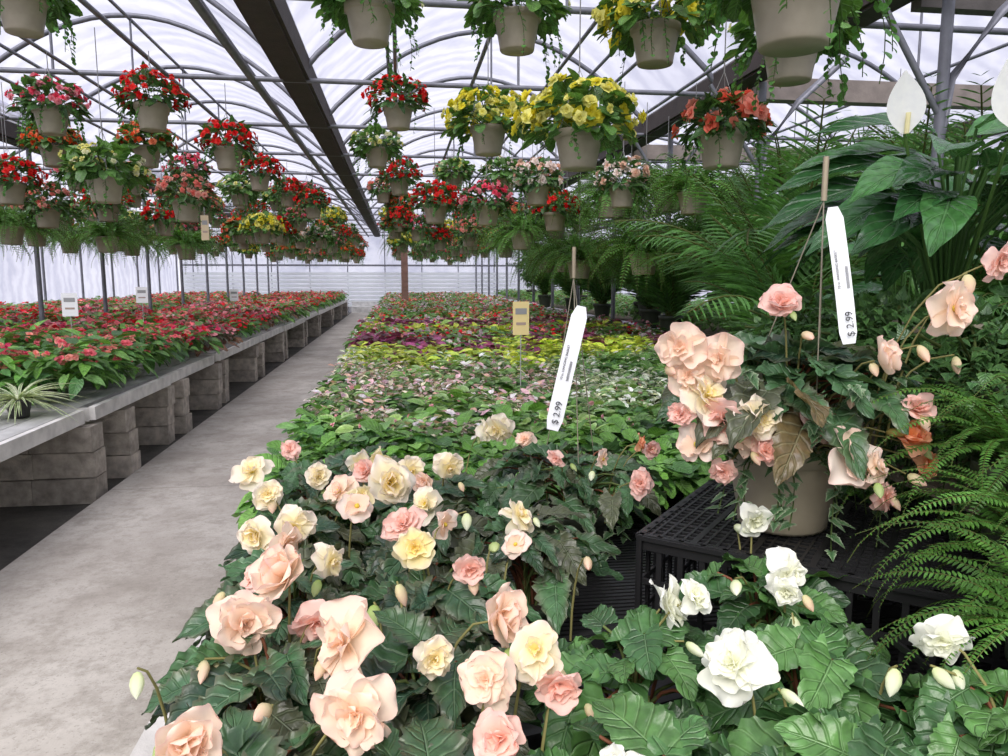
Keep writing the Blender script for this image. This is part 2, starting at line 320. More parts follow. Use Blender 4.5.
for x,y,z,s in [(2.75,5.2,.75,1.1),(3.45,5.0,.8,1.1),(3.5,6.6,.9,1.1),(4.2,5.0,.8,1.15),(4.9,5.8,.9,1.2),(4.1,7.6,.9,1.2),(5.2,7.4,.9,1.2),(4.6,9.4,.9,1.2),(3.6,4.2,.7,1.0),(4.4,3.9,.8,1.1),(5.3,9.,.9,1.2),(5.4,5.,.9,1.2),(3.9,11.5,.9,1.1),(5.3,12,.9,1.2),(3.8,3.1,.7,1.),(3.2,8.6,.8,.85),(3.5,10.2,.8,.9),(3.4,12.4,.8,.9),(3.5,15,.8,1.),(3.5,18,.8,1.),(2.4,4.3,.65,.8)]:
    obj('potted_palm',palm_me[int(U(0,2))],(x,y,z),U(0,6),s)
# ------------------------------------------------------------ bed plants
def small_plant(nleaf,kind,L,W,R,h,cols,nf=0,fcols=None,fs=.03,res=(4,2),rim=None,lobe=.1,mat=LEAF,fup=0.02,teeth=0.):
    ps=[]
    lfs=[leaf(kind,res[0],res[1],W=W,fold=.25,droop=.25,col=c,rim=rim,lobe=lobe,mat=mat,teeth=teeth) for c in cols]
    for k,lf in enumerate(lfs):
        Rs=[];Ls=[];Cs=[]
        for i in range(k,nleaf,len(lfs)):
            a=i*2.4+U(-.4,.4);q=sqrt((i+.5)/nleaf);r=R*q;b=a+U(-.7,.7)
            Rs.append(R_leaf((cos(b),sin(b),.6-1.1*q+U(-.4,.4)),(U(-.4,.4),U(-.4,.4),1))*L*U(.7,1.25));Ls.append((r*cos(a),r*sin(a),h*(1-.65*q*q)+U(-.03,.03)));g=U(.65,1.35);Cs.append((g,g,g*U(.7,1.1)))
        ps.append(batch(lf,np.array(Rs),np.array(Ls),np.array(Cs)))
    if nf:
        for fc in fcols:
            f=flower(np.array(fc)*.85,fc,2,[(5,8,.5,.5),(4,50,.3,.35)] if res[0]>3 else [(4,10,.5,.6)])
            Rs=[];Ls=[]
            for i in range(max(1,nf//len(fcols))):
                a=U(0,6.3);r=R*sqrt(U(0,1));Rs.append(R_face((cos(a)*.6,sin(a)*.6-.5,.8),U(0,6))*fs*U(.7,1.2));Ls.append((r*cos(a),r*sin(a),h*(1-.4*(r/R)**2)+fup+U(-.03,.03)))
            ps.append(batch(f,np.array(Rs),np.array(Ls),np.ones((len(Rs),3))))
    return merge(ps)
def bed(name,x0,x1,y0,y1,z,sp,choose,hj=.15):
    items={}
    y=y0
    while y<y1:
        s=sp(y);x=x0+s*.5
        while x<x1:
            px=x+U(-.25,.25)*s;py=y+U(-.25,.25)*s
            t=choose(px,py)
            if t is not None: items.setdefault(id(t),(t,[]))[1].append((px,py,s))
            x+=s
        y+=s
    ps=[]
    for t,pl in items.values():
        Rs=np.array([Rz(U(0,6.3))*U(1-hj,1+hj) for _ in pl]);Ls=np.array([(a,b,z) for a,b,_ in pl]);Cs=np.array([[U(.72,1.28)]*3 for _ in pl])
        ps.append(batch(t,Rs,Ls,Cs))
    return build_c(name,merge(ps))
Gb=(.11,.265,.05);Gd=(.065,.175,.045);Gm=(.15,.315,.08);Gl=(.24,.40,.12)
RED=(.88,.03,.05);PNK=(.94,.22,.26);SAL=(.96,.40,.33);HOT=(.88,.08,.2);WPK=(.95,.75,.72)
def pick(l): return l[int(U(0,len(l)))]
def hsh(x,y,sx,sy,seed=0): return random.Random(int(math.floor(x/sx))*7919+int(math.floor(y/sy))*104729+seed).random()
nearA=[small_plant(34,'wing',.12,.55,.15,.33,[Gb,Gd,Gm],10,[PNK,SAL],.055,(5,4)) for _ in range(3)]
nearB=[small_plant(28,'wing',.10,.55,.13,.29,[Gb,Gd],14,[PNK,HOT,SAL],.06,(4,2)) for _ in range(3)]
farR=[small_plant(14,'round',.12,.7,.16,.25,[Gb,Gd],13,[RED,PNK],.065,(2,2)) for _ in range(3)]
farB=[small_plant(14,'round',.12,.7,.16,.23,[(.08,.08,.04),(.14,.07,.05)],12,[HOT,(.92,.4,.45)],.065,(2,2)) for _ in range(2)]
farP=[small_plant(14,'round',.12,.7,.16,.25,[Gb,Gm],13,[WPK,SAL,PNK],.065,(2,2)) for _ in range(2)]
farG=[small_plant(16,'round',.12,.7,.16,.25,[Gb,Gm],5,[PNK],.055,(2,2)) for _ in range(2)]
def chL(x,y):
    h=hsh(x,y,.5,.55)
    if y<7.2: return pick(nearA) if h<.75 else pick(nearB)
    if y<8.6: return pick(nearB) if h<.65 else pick(nearA if h<.72 else farR)
    return pick(farR) if h<.4 else pick(farB) if h<.58 else pick(farP) if h<.82 else pick(farG)
bed('bedding_begonia_flats',-4.55,-2.08,5.5,31,.66,lambda y:.20 if y<11 else .24,chL,.25)
bed('bedding_flower_flats',-8.4,-5.5,5.5,31,.66,lambda y:.27,lambda x,y: pick((farR,farG,farP,farB,farR,farG)[int(hsh(x,y,.8,1.2,5)*6)]),.2)
gA=[small_plant(28,'round',.062,.9,.085,.14,[Gb,Gm,Gd],0,None,.03,(5,4),lobe=.2,teeth=.06) for _ in range(4)]
gA2=[small_plant(28,'round',.06,.85,.085,.15,[Gm,Gl],2,[(.9,.45,.5)],.025,(4,4),rim=(.36,.5,.26)) for _ in range(2)]
gL=[small_plant(20,'wing',.09,.6,.09,.2,[Gd,Gb],1,[PNK],.03,(4,4)) for _ in range(2)]
pkA=[small_plant(34,'round',.038,.7,.085,.16,[(.78,.73,.68),(.74,.46,.50),(.16,.3,.1)],0,None,.03,(3,2)) for _ in range(3)]
whA=[small_plant(34,'lance',.05,.5,.085,.18,[(.6,.68,.52),(.80,.83,.74),(.18,.34,.14)],0,None,.03,(3,2)) for _ in range(3)]
yeA=[small_plant(22,'round',.08,.7,.1,.18,[(.60,.68,.10),(.42,.58,.08)],0,None,.03,(3,2)) for _ in range(3)]
puA=[small_plant(22,'round',.08,.7,.1,.20,[(.17,.03,.09),(.36,.07,.22)],0,None,.03,(3,2)) for _ in range(2)]
reA=[small_plant(14,'round',.11,.7,.14,.2,[Gb,Gm],8,[RED,SAL],.055,(2,2)) for _ in range(2)]
grA=[small_plant(14,'round',.11,.7,.14,.2,[Gb,Gm],1,[PNK],.04,(2,2)) for _ in range(2)]
pnF=[small_plant(14,'round',.11,.7,.14,.2,[Gb,Gl],9,[HOT,(.95,.5,.58)],.05,(2,2)) for _ in range(2)]
whF=[small_plant(14,'round',.10,.7,.14,.2,[Gb,Gm],10,[(.93,.93,.9),(.94,.8,.82)],.05,(2,2)) for _ in range(2)]
def chC(x,y):
    if .75<x and y<2.5: return None
    h=hsh(x,y,.42,.3);y=y+.35*sin(x*2.3)+(h-.5)*.9
    if y<3.2: return pick(gA) if h<.8 else pick(gL)
    if y<4.0: return pick(pkA) if (x<.4 and h<.3) else pick(gA+gA2) if h<.85 else pick(gL)
    if y<5.7: return pick(pkA) if (x<1.1 and h<.65) else (pick(whA) if x>1.0 and h>.2 else pick(gA2+gA))
    if y<6.2: return pick(gA2+pkA) if x<1.2 else pick(whA+gA)
    if y<7.1: return pick(yeA) if h<.65 else pick(gA2+whA)
    if y<8.1: return pick(puA) if (x<.8)==(h<.6) else pick(yeA+gA2)
    if y<8.9: return pick(grA+reA+whF+puA)
    if y<9.8: return pick(yeA) if (x>.4 and h<.5) or h<.2 else pick(grA+pnF)
    if y<11.2: return pick(puA) if h<.6 else pick(yeA if h<.75 else grA+pnF)
    if y<12.2: return pick(yeA) if h<.3 else pick(reA+whF)
    if h<.22: return pick(reA)
    if h<.36: return pick(whF)
    if h<.52: return pick(pnF)
    if h<.62: return pick(puA+yeA)
    return pick(grA)
bed('annual_flower_flats',-.48,3.1,2.45,31,.66,lambda y:.115 if y<6 else (.15 if y<12 else .22),chC,.28)
bed('foliage_plant_flats',3.9,6.9,3.2,31,.80,lambda y:.3,lambda x,y: pick(grA))
# ------------------------------------------------------------ foreground begonias
def mk(kind,**k): return [leaf(kind,18,10,**dict(k,col=c)) for c in k['col']]
big_peach=mk('wing',W=.62,fold=.35,droop=.3,rim=(.075,.085,.05),col=[(.038,.095,.042),(.052,.125,.048),(.026,.068,.038),(.065,.075,.04)],teeth=.10,lobe=.28,wave=.28,asym=.22)
big_peach+=mk('wing',W=.55,fold=.55,droop=.1,col=[(.05,.12,.048)],teeth=.10,lobe=.25,wave=.32,asym=.25)
big_white=mk('ovate',W=.74,fold=.3,droop=.3,col=[(.048,.125,.036),(.07,.165,.045),(.034,.09,.03)],teeth=.06,lobe=.3,wave=.24,asym=.14)
big_bronze=mk('wing',W=.6,fold=.3,droop=.22,col=[(.07,.08,.035),(.12,.09,.04),(.05,.11,.04)],teeth=.07,lobe=.28,wave=.25,asym=.22)
CR=(.97,.93,.84);PE=(.97,.76,.60);PK=(.96,.64,.54);WH=(.97,.975,.94);GR=(.94,.945,.80);YE=(.97,.86,.45)
E1=(.97,.70,.62);E2=(.975,.84,.76)
F_peach=[flower(PE,(.97,.85,.72),8,r,y,E1,16) for r,y in ((OPEN,False),(LOOSE,True),(HALF,False),(LOOSE,False))]
F_pink=[flower(PK,(.97,.76,.70),8,r,False,(.95,.6,.55),16) for r in (OPEN,HALF,LOOSE)]
F_cream=[flower(YE,CR,8,r,y,E2,16) for r,y in ((OPEN,False),(HALF,False),(LOOSE,True),(LOOSE,False))]
F_yel=[flower((.96,.78,.25),(.97,.91,.62),8,r,False,(.97,.86,.66),16) for r in (OPEN,LOOSE)]
F_white=[flower(GR,WH,8,r,False,None,14) for r in (OPEN,HALF,LOOSE)]
F_oran=[flower((.95,.40,.15),(.96,.58,.36),8,r,False,(.95,.45,.3),16) for r in (OPEN,HALF)]
F_single=[flower((.95,.72,.55),(.97,.89,.82),8,[(4,0,.5,.62),(4,24,.38,.44)],True,E1) for _ in range(2)]
BUD_p=bud((.70,.70,.38),(.96,.66,.56));BUD_g=bud((.36,.50,.14),(.64,.72,.38));BUD_w=bud((.7,.78,.42),(.95,.96,.86));BUD_o=bud((.4,.34,.1),(.6,.42,.15))
def near_plant(name,cx,cy,zb,n,R,h,L,lvs,flowers,potD=.15,potcol=(.035,.05,.03),poth=.12,extra=(),sx=1.,fz=.55):
    ps=[xf(pot(potD,poth,potcol,24,0),loc=(cx,cy,zb))];zt=zb+poth
    Rs=[[] for _ in lvs];Ls=[[] for _ in lvs];Cs=[[] for _ in lvs]
    for i in range(n):
        a=i*2.3999+U(-.35,.35);q=sqrt((i+.5)/n);r=R*q
        p=np.array([cx+r*cos(a)*sx,cy+r*sin(a),zt+h*(1-.6*q*q)+U(-.04,.035)]);b=a+U(-.8,.8)
        d=nrm((cos(b),sin(b),.45-.95*q+U(-.35,.35)));ll=L*U(.65,1.2);k=i%len(lvs);g=U(.7,1.4)
        up=np.array([U(-.6,.6),U(-.7,.3),1.])
        Rs[k].append(R_leaf(d,up)*ll);Ls[k].append(p-d*ll*.25);Cs[k].append((g,g,g))
        st=np.array([cx+U(-.02,.02),cy+U(-.02,.02),zt-.02])
        ps.append(tube(arc3(st,p-d*ll*.25),.0035,5,(.30,.12,.07) if U(0,1)<.5 else (.18,.24,.08),PETAL,.0025))
    for lf,a,b,c in zip(lvs,Rs,Ls,Cs):
        if a: ps.append(batch(lf,np.array(a),np.array(b),np.array(c)))
    for (x,y,z,kind,size,fx) in flowers:
        face=nrm(np.array([fx*1.3+U(-.8,.8),-.7+U(-.3,.35),.25+U(-.6,.6)]))
        src={'peach':F_peach,'pink':F_pink,'cream':F_cream,'white':F_white,'single':F_single,'yel':F_yel,'oran':F_oran}.get(kind)
        p=np.array([x,y,z+U(-.02,.015)])
        if src: ps.append(xf(pick(src),R_face(face,U(0,6))*np.array([1,U(.8,1.05),U(.85,1.2)]),p,size*1.12,[U(.97,1.03)]*3))
        else:
            p[2]-=.015
            bt={'bp':BUD_p,'bg':BUD_g,'bw':BUD_w,'bo':BUD_o}[kind];face=nrm(np.array([fx*.6+U(-.5,.5),-.5+U(-.2,.2),U(-1.1,.1)]));size*=.8
            ps.append(xf(bt,R_face(face,U(0,6)),p-face*size*.1,size))
        st=np.array([cx+U(-.03,.03),cy+U(-.03,.03),zt]);e=p-face*.008
        if (e-st)[0]**2+(e-st)[1]**2>.015: st=st+(e-st)*np.array([fz,fz,0.])
        ps.append(tube(arc3(st,e,.03),.0028,5,(.34,.32,.13),PETAL,.0018))
        if src and U(0,1)<.6:
            dd=np.array([U(-.05,.05),U(-.03,.02),U(-.045,.0)]);ps.append(xf(pick([BUD_g,BUD_p,BUD_w]),R_face((dd[0]*8,-.4,-.5),0),p+dd,U(.025,.038)))
    ps+=list(extra);return build_c(name,merge(ps))
FL=[(-.38,1.94,1.0,'cream',.085),(-.33,2.26,1.0,'pink',.07),(-.29,1.50,1.0,'cream',.08),(-.23,1.46,1.0,'peach',.08),(-.22,1.97,1.0,'cream',.07),(-.12,2.28,1.0,'bp',.05),(-.22,1.52,1.01,'cream',.085),(-.19,1.21,1.0,'peach',.105),(-.24,1.11,1.0,'peach',.095),(-.29,1.07,.98,'bp',.05),(-.09,1.85,1.01,'pink',.06),(-.03,1.75,1.02,'cream',.11),(.02,1.96,1.0,'cream',.09),(.12,1.92,1.0,'cream',.09),(.02,1.34,1.0,'yel',.075),(0,1.49,1.0,'pink',.08),(-.08,.98,1.0,'peach',.10),(-.06,.84,1.0,'peach',.095),(-.24,.80,1.0,'peach',.075),(.13,1.01,1.02,'peach',.09),(.29,2.5,1.0,'cream',.085),(.25,1.57,1.0,'cream',.085),(-.05,1.18,1.0,'bg',.05),(-.01,1.21,1.01,'bp',.05),(.17,.92,1.0,'cream',.08),(.10,.74,1.0,'pink',.06),(.35,1.35,.99,'bp',.05),(-.36,1.01,.98,'bw',.045),(.20,.91,.97,'pink',.06),(.08,1.45,1.0,'single',.07),(-.1,1.6,1.02,'single',.08),(.18,1.45,.99,'bg',.05),
(-.15,1.78,1.0,'peach',.09),(-.05,1.9,1.02,'yel',.085),(.05,1.66,1.0,'cream',.075),(-.31,1.75,1.0,'cream',.075),(.12,1.32,.99,'pink',.06),(-.26,1.3,.99,'pink',.06),(.1,.88,.99,'peach',.07),(-.12,1.07,.98,'bg',.04),(.14,1.62,1.0,'bw',.05),(.22,1.42,.98,'single',.06),(-.17,.9,.98,'bp',.045),
(-.1,1.68,1.0,'yel',.075),(-.13,1.3,1.0,'cream',.07),(-.14,1.17,.97,'pink',.075),(.06,1.84,1.0,'peach',.07),(-.12,2.05,1.0,'cream',.07),(.04,.97,.98,'cream',.06)]
WF=[(.42,1.12,.98,'white',.09),(.45,.92,.98,'white',.095),(.70,1.45,.98,'bw',.06),(.72,1.42,1.0,'white',.07),(.68,1.21,.98,'white',.085),(.76,.92,.98,'white',.075),(.67,.89,.97,'bw',.05),(.43,1.04,.97,'bw',.045),(.59,1.22,.98,'bw',.045),(.63,1.09,.97,'bw',.045),(.24,.76,.96,'white',.05),(.50,.88,.97,'bw',.045),(.46,1.1,1.,'white',.06),(.66,1.17,.97,'white',.05),(.73,.89,.96,'bw',.045)]
PC=[(-.17,.80),(.04,.76),(-.21,1.10),(0.03,1.06),(-.21,1.40),(.05,1.36),(-.22,1.73),(.06,1.68),(-.22,2.06),(.08,2.01),(.28,1.62),(-.1,2.30)]
WC=[(.30,.80),(.54,.76),(.36,1.08),(.62,1.02),(.82,.84),(.70,1.3)]
def assign(fl,cs):
    g=[[] for _ in cs]
    for f in fl:
        k=min(range(len(cs)),key=lambda i:(cs[i][0]-f[0])**2+(cs[i][1]-f[1])**2);g[k].append(f+((f[0]-cs[k][0])*2,))
    return g
for c,fl in zip(PC,assign(FL,PC)): near_plant('potted_peach_begonia',c[0],c[1],.65,38,.155,.18,.12,big_peach,fl,fz=.8)
for c,fl in zip(WC,assign(WF,WC)): near_plant('potted_white_begonia',c[0],c[1],.65,40,.155,.16,.10,big_white,fl,fz=.8)
def hang3(c,r,z0,apex,n=3):
    return [tube([(c[0]+r*cos(k*2.09+.5),c[1]+r*sin(k*2.09+.5),z0),tuple(apex)],.0016,4,(.3,.27,.2),METAL) for k in range(n)]+[tube([apex,(apex[0],apex[1],apex[2]+.09)],.006,6,(.38,.32,.22),METAL)]
exT=[vine((.5+.12*cos(a),2.12+.12*sin(a),.86),U(.0,.12),(cos(a),sin(a)),12,ivy,.034) for a in (-.6,-1.,-1.3,-1.6,-2.,-2.4)]
near_plant('potted_tagged_begonia',.50,2.12,.65,60,.26,.16,.13,big_peach+big_bronze[2:],[(.54,1.95,1.0,'single',.06,.2),(.66,2.0,1.03,'oran',.05,.2),(.30,2.3,1.04,'cream',.10,-.2),(.37,2.2,1.02,'peach',.06,-.2),(.62,1.85,.98,'pink',.07,.1),(.7,2.02,1.0,'pink',.06,.1),(.42,1.98,1.0,'pink',.05,0)],.24,(.06,.07,.045),.17,hang3((.5,2.12),.11,.82,(.51,2.18,1.50))+exT)
PKF=[(.58,1.50,1.37,'peach',.09),(.63,1.48,1.27,'cream',.11),(.66,1.45,1.21,'pink',.10),(.88,1.34,1.15,'single',.14),(.84,1.40,1.22,'pink',.08),(.95,1.38,1.34,'peach',.08),(.78,1.46,1.44,'pink',.08),(.95,1.33,1.08,'pink',.065),(1.01,1.36,1.18,'oran',.075),(1.06,1.36,1.14,'oran',.06),(1.15,1.40,1.53,'bp',.06),(1.09,1.36,1.44,'peach',.11),(1.20,1.38,1.55,'pink',.07),(.97,1.36,1.22,'bo',.055),(1.04,1.38,1.37,'bp',.06),(.61,1.46,1.16,'single',.09),(.66,1.48,1.33,'peach',.09),(.6,1.50,1.3,'peach',.08),(.71,1.40,1.24,'cream',.09),(1.02,1.35,1.25,'pink',.07),(.68,1.42,1.17,'peach',.085),(.56,1.52,1.33,'bp',.05),(.83,1.45,1.4,'bp',.05),(.73,1.40,1.16,'pink',.07),(.58,1.48,1.22,'pink',.06),(.90,1.38,1.3,'bp',.05),(.65,1.42,1.12,'pink',.06),(1.12,1.38,1.36,'bp',.05),(.92,1.32,1.12,'peach',.06),(1.0,1.33,1.12,'bp',.05)]
ex=hang3((.87,1.58),.13,1.12,(.885,1.50,1.66))
for i in range(18):
    a=U(-3.0,.2);ex.append(vine((.87+.12*cos(a),1.58+.12*sin(a),1.14),U(.03,.22),(cos(a),sin(a)),10,ivy,.034))
ex+=[vine((.87+.14*cos(a),1.58+.14*sin(a),1.2),U(-.15,.05),(cos(a),sin(a)),12,ivy,.034) for a in (-.8,-1.8,-2.4,-.2,.3,-1.2,-1.5,-.5,0.,-.35)]
near_plant('raised_pink_begonia_pot',.87,1.58,.935,76,.24,.20,.14,big_peach+big_bronze,[(a,b,c,k,s,(a-.87)*1.5) for a,b,c,k,s in PKF],.275,TAUPE,.20,ex)
def crate(Lx,Ly,h):
    k=(.012,.012,.013);ps=[]
    for z0,z1 in ((0,.03),(h-.035,h)):
        ps+=[box((0,0,z0),(Lx,.012,z1),k,PLAST),box((0,Ly-.012,z0),(Lx,Ly,z1),k,PLAST),box((0,0,z0),(.012,Ly,z1),k,PLAST),box((Lx-.012,0,z0),(Lx,Ly,z1),k,PLAST)]
    n=int(Lx/.024)
    for i in range(n+1):
        x=i*Lx/n;w=.006 if i%5 else .014
        ps.append(box((x-w/2,0,h-.010),(x+w/2,Ly,h-.001),k,PLAST))
        if i%2==0: ps+=[box((x-.006,.002,0),(x+.006,.010,h),k,PLAST),box((x-.006,Ly-.010,0),(x+.006,Ly-.002,h),k,PLAST)]
    n=int(Ly/.024)
    for i in range(n+1):
        y=i*Ly/n;w=.006 if i%5 else .014
        ps.append(box((0,y-w/2,h-.012),(Lx,y+w/2,h-.002),k,PLAST))
        if i%2==0: ps+=[box((.002,y-.006,0),(.010,y+.006,h),k,PLAST),box((Lx-.010,y-.006,0),(Lx-.002,y+.006,h),k,PLAST)]
    for z in (.1,.17): ps+=[box((0,.003,z),(Lx,.009,z+.012),k,PLAST),box((.003,0,z),(.009,Ly,z+.012),k,PLAST)]
    return merge(ps)
c=obj('black_plastic_crate',mesh('crate',crate(.75,.53,.285),False),(.52,1.56,.648),math.atan2(.76,.65)-pi/2)
def tray(w,d):
    k=(.014,.014,.015);ps=[box((-w/2,-d/2,0),(w/2,d/2,.006),k,PLAST)]
    for a in ((-w/2,-d/2,-w/2+.008,d/2),(w/2-.008,-d/2,w/2,d/2),(-w/2,-d/2,w/2,-d/2+.008),(-w/2,d/2-.008,w/2,d/2)): ps.append(box((a[0],a[1],0),(a[2],a[3],.06),k,PLAST))
    ps.append(box((-w/2-.012,-d/2-.012,.054),(w/2+.012,-d/2+.004,.062),k,PLAST));ps.append(box((w/2-.004,-d/2-.012,.054),(w/2+.012,d/2+.012,.062),k,PLAST))
    ps.append(box((-w/2-.012,-d/2-.012,.054),(-w/2+.004,d/2+.012,.062),k,PLAST));ps.append(box((-w/2-.012,d/2-.004,.054),(w/2+.012,d/2+.012,.062),k,PLAST))
    return merge(ps)
tm=mesh('tray',tray(.5,.28),False)
obj('nursery_tray',tm,(.40,1.40,.648),.25);obj('nursery_tray',tm,(-.15,.62,.648),0)
# ------------------------------------------------------------ price tags
ink,nt,N,Lk=newmat('label_ink');p=N('ShaderNodeBsdfPrincipled');p.inputs['Base Color'].default_value=(.03,.03,.035,1);oo=N('ShaderNodeOutputMaterial');Lk(p.outputs[0],oo.inputs[0])
def strip(name,top,bot,w,face=(-.25,-1,.1),tsize=.03):
    top=np.array(top,float);bot=np.array(bot,float);L=np.linalg.norm(top-bot);n=12
    t=np.linspace(0,1,n+1);ww=np.where(t<.06,.55,np.where(t>.97,.7,1.))*w
    V=[]
    for k,tt in enumerate(t):
        for s in (-.5,.5): V.append((s*ww[k],-tt*L,.006*sin(tt*3)))
    nV=len(V);V=V+[(a,b,c-.0012) for a,b,c in V];q=gridq(n,1);T=T_(V,(.80,.82,.84),(.4,.3),np.concatenate([q,q[:,::-1]+nV]),CARD)
    R=R_leaf(top-bot,face)
    o=obj(name,mesh(name,T));M=Matrix(R.tolist()).to_4x4();M.translation=Vector(top);o.matrix_world=M
    def txt(body,size,x,y,nm):
        cu=bpy.data.curves.new(nm,'FONT');cu.body=body;cu.size=size;cu.materials.append(ink);cu.extrude=.0002
        ob=bpy.data.objects.new(nm,cu);bpy.context.collection.objects.link(ob);ob.parent=o;ob.location=(x,y,.008);ob.rotation_euler=(0,0,pi/2)
    txt('$ 2.99',tsize,.010,-L*.95,'price_text')
    txt('10 in. HANGING BASKET',tsize*.36,-.006,-L*.60,'small_text');txt('IIIIIIIIIIIIIIIIIIIII',tsize*.42,.012,-L*.60,'barcode_text')
strip('price_tag',(.515,2.10,1.42),(.425,2.06,1.07),.046,tsize=.026)
strip('price_tag',(.858,1.42,1.64),(.885,1.38,1.37),.034,tsize=.02)
def sign(x,y,z,w,h,col,z0,rz=0):
    T=merge([box((-w/2,-.002,-h/2),(w/2,.002,h/2),col,CARD),box((-w*.35,-.0035,h*.12),(w*.35,-.002,h*.3),(.3,.3,.3),CARD),box((-w*.3,-.0035,-h*.2),(w*.3,-.002,-h*.12),(.4,.3,.25),CARD),tube([(0,.004,-h/2+.01),(0,.004,z0-z)],.004,5,(.5,.5,.48),METAL)])
    obj('plant_sign',mesh('sign',T,False),(x,y,z),rz)
sign(.72,4.45,1.26,.10,.2,(.82,.66,.30),.72,.1)
sign(-2.83,6.98,1.27,.13,.2,(.85,.85,.85),.72);sign(-2.72,8.5,1.32,.12,.17,(.85,.85,.85),.72);sign(-2.4,11.5,1.25,.12,.17,(.85,.85,.85),.72);sign(-2.04,8.5,2.03,.08,.26,(.62,.5,.32),2.3)
# ------------------------------------------------------------ right foreground
def shelf(name,x0,x1,y0,y1,z):
    w=(.30,.24,.18);ps=[];n=int((x1-x0)/.11)
    for i in range(n): ps.append(box((x0+i*.11,y0,z-.025),(x0+i*.11+.1,y1,z),np.array(w)*U(.8,1.1),WOOD))
    ps+=[box((x0,y0,z-.11),(x1,y0+.04,z-.025),w,WOOD),box((x0,y1-.04,z-.11),(x1,y1,z-.025),w,WOOD)]
    for x in (x0,x1-.08):
        for y in (y0,y1-.08): ps.append(box((x,y,0),(x+.08,y+.08,z-.11),w,WOOD))
    return build_c(name,merge(ps),False)
shelf('plant_stand_shelf',1.22,2.6,.75,2.9,1.02)
shelf('plant_bench',3.9,6.9,3.0,31,.78)
def bfern(x,y,z,n,L,pd=.2):
    T=merge([xf(pot(pd,.16,(.06,.07,.045),24,0),loc=(0,0,-.16)),xf(fern(n,fr_hi,.04,.7,1.15,L))]);obj('boston_fern',mesh('boston_fern',T),(x,y,z),U(0,6))
bfern(1.22,1.28,1.14,70,.38);bfern(1.00,.92,.95,55,.34);bfern(1.32,1.05,1.17,60,.40);bfern(1.12,1.1,1.02,60,.36)
obj('black_plastic_crate',mesh('crate2',crate(.30,.5,.12),False),(.90,.72,.648))
ps=[pot(.24,.16,(.06,.07,.045),28,0)]
for i in range(90):
    a=U(0,6.28);ps.append(vine((.1*cos(a),.1*sin(a),.16+U(0,.10)),U(.05,.45),(cos(a),sin(a)),26,ivy2,.025,(1.1,1.1,1.)))
for i in range(30):
    a=U(0,6.28);ps.append(vine((.08*cos(a),.08*sin(a),.2),-U(.0,.10),(cos(a),sin(a)),14,ivy2,.024,(1.2,1.2,1.)))
ps.append(mound(420,ivy2,.032,0,[],.01,.28,.15,.18,-.5))
cre=mesh('creeper',merge(ps))
for x,y,z in [(1.34,1.85,1.12),(1.62,2.2,1.04),(1.35,2.25,1.12),(1.75,1.75,1.04),(1.34,1.56,1.10),(1.62,1.55,1.08)]: obj('creeping_fig_pot',cre,(x,y,z),U(0,6),1.05)
lil=[leaf('lance',14,8,W=.38,fold=.25,droop=.35,col=c,wave=.12,mat=GLOSS) for c in ((.025,.085,.025),(.032,.11,.03),(.045,.14,.036))]
def lily(name,loc,n,hh,spathes,L=.3,R=.2):
    ps=[pot(.26,.2,TAUPE,28,0)]
    for i in range(n):
        a=i*2.4+U(-.3,.3);q=sqrt((i+.5)/n);p=np.array([R*q*cos(a),R*q*sin(a),.2+hh*(1-.45*q)+U(-.05,.08)]);d=nrm((cos(a),sin(a),.5-.7*q));ll=L*U(.8,1.2)
        ps.append(xf(pick(lil),R_leaf(d,(U(-.2,.2),-.5,1)),p,ll,[U(.8,1.3)]*3));ps.append(tube([(0,0,.17),p*np.array([.4,.4,.7])+np.array([0,0,.05]),p],.004,5,(.07,.16,.04),PETAL))
    for (x,y,z,s,t) in spathes:
        x-=loc[0];y-=loc[1];z-=loc[2]
        sp=leaf('lance',14,8,W=.62,fold=.3,droop=-.1,col=(.96,.97,.95),mat=PETAL);ps.append(xf(sp,R_leaf((t,0,1),(-.3,-1,.1)),(x,y,z),s))
        ps.append(tube([(x,y-.008,z),(x+t*.01,y-.012,z+.05)],.006,7,(.85,.8,.5),PETAL));ps.append(tube([(0,0,.17),(x*.5,y*.5,z*.6),(x,y,z)],.004,5,(.1,.2,.05),PETAL))
    obj(name,mesh(name,merge(ps)),loc)
lily('peace_lily',(1.50,1.90,1.18),44,.50,[(1.27,1.80,1.86,.15,-.1),(1.31,1.50,1.82,.14,-.25)],.32,.22)
lily('peace_lily',(1.9,2.5,1.15),30,.50,[],.34)
lily('rubber_plant',(2.3,3.2,.02),40,1.6,[],.26)
obj('plant_crate_riser',mesh('riser',merge([box((1.40,1.7,1.021),(2.1,2.7,1.06),(.3,.25,.18),WOOD),box((1.43,1.73,1.06),(2.07,2.67,1.145),(.25,.2,.15),WOOD),box((1.40,1.78,1.145),(1.65,2.05,1.178),(.25,.2,.15),WOOD)]),False))
sh=[]
for i in range(3):
    ps=[pot(.32,.28,(.05,.05,.04),20,0),tube([(0,0,.2),(.02,0,.8),(0,.02,1.5)],.015,6,(.12,.08,.05),WOOD),mound(420,lf_d,.13,0,[],.01,.42,.6,1.1,-1.)];sh.append(mesh('shrub',merge(ps)))
for x,y,z,s in [(4.3,4.6,.8,1.),(5.2,6.6,.8,1.1),(4.5,8.3,.8,1.),(5.9,7.8,.8,1.2),(4.3,13,.8,1),(5,15,.8,1.1),(4.4,18,.8,1.),(5,21,.8,1.1),(3.5,3.3,.0,1.1),(4.4,25,.8,1.1),(2.9,3.9,.0,.9),(6.2,6.2,.8,1.2),(6.2,10,.8,1.3)]: obj('potted_shrub',sh[int(U(0,3))],(x,y,z),U(0,6),s)
ps=[pot(.16,.12,(.03,.03,.03),20,0)]
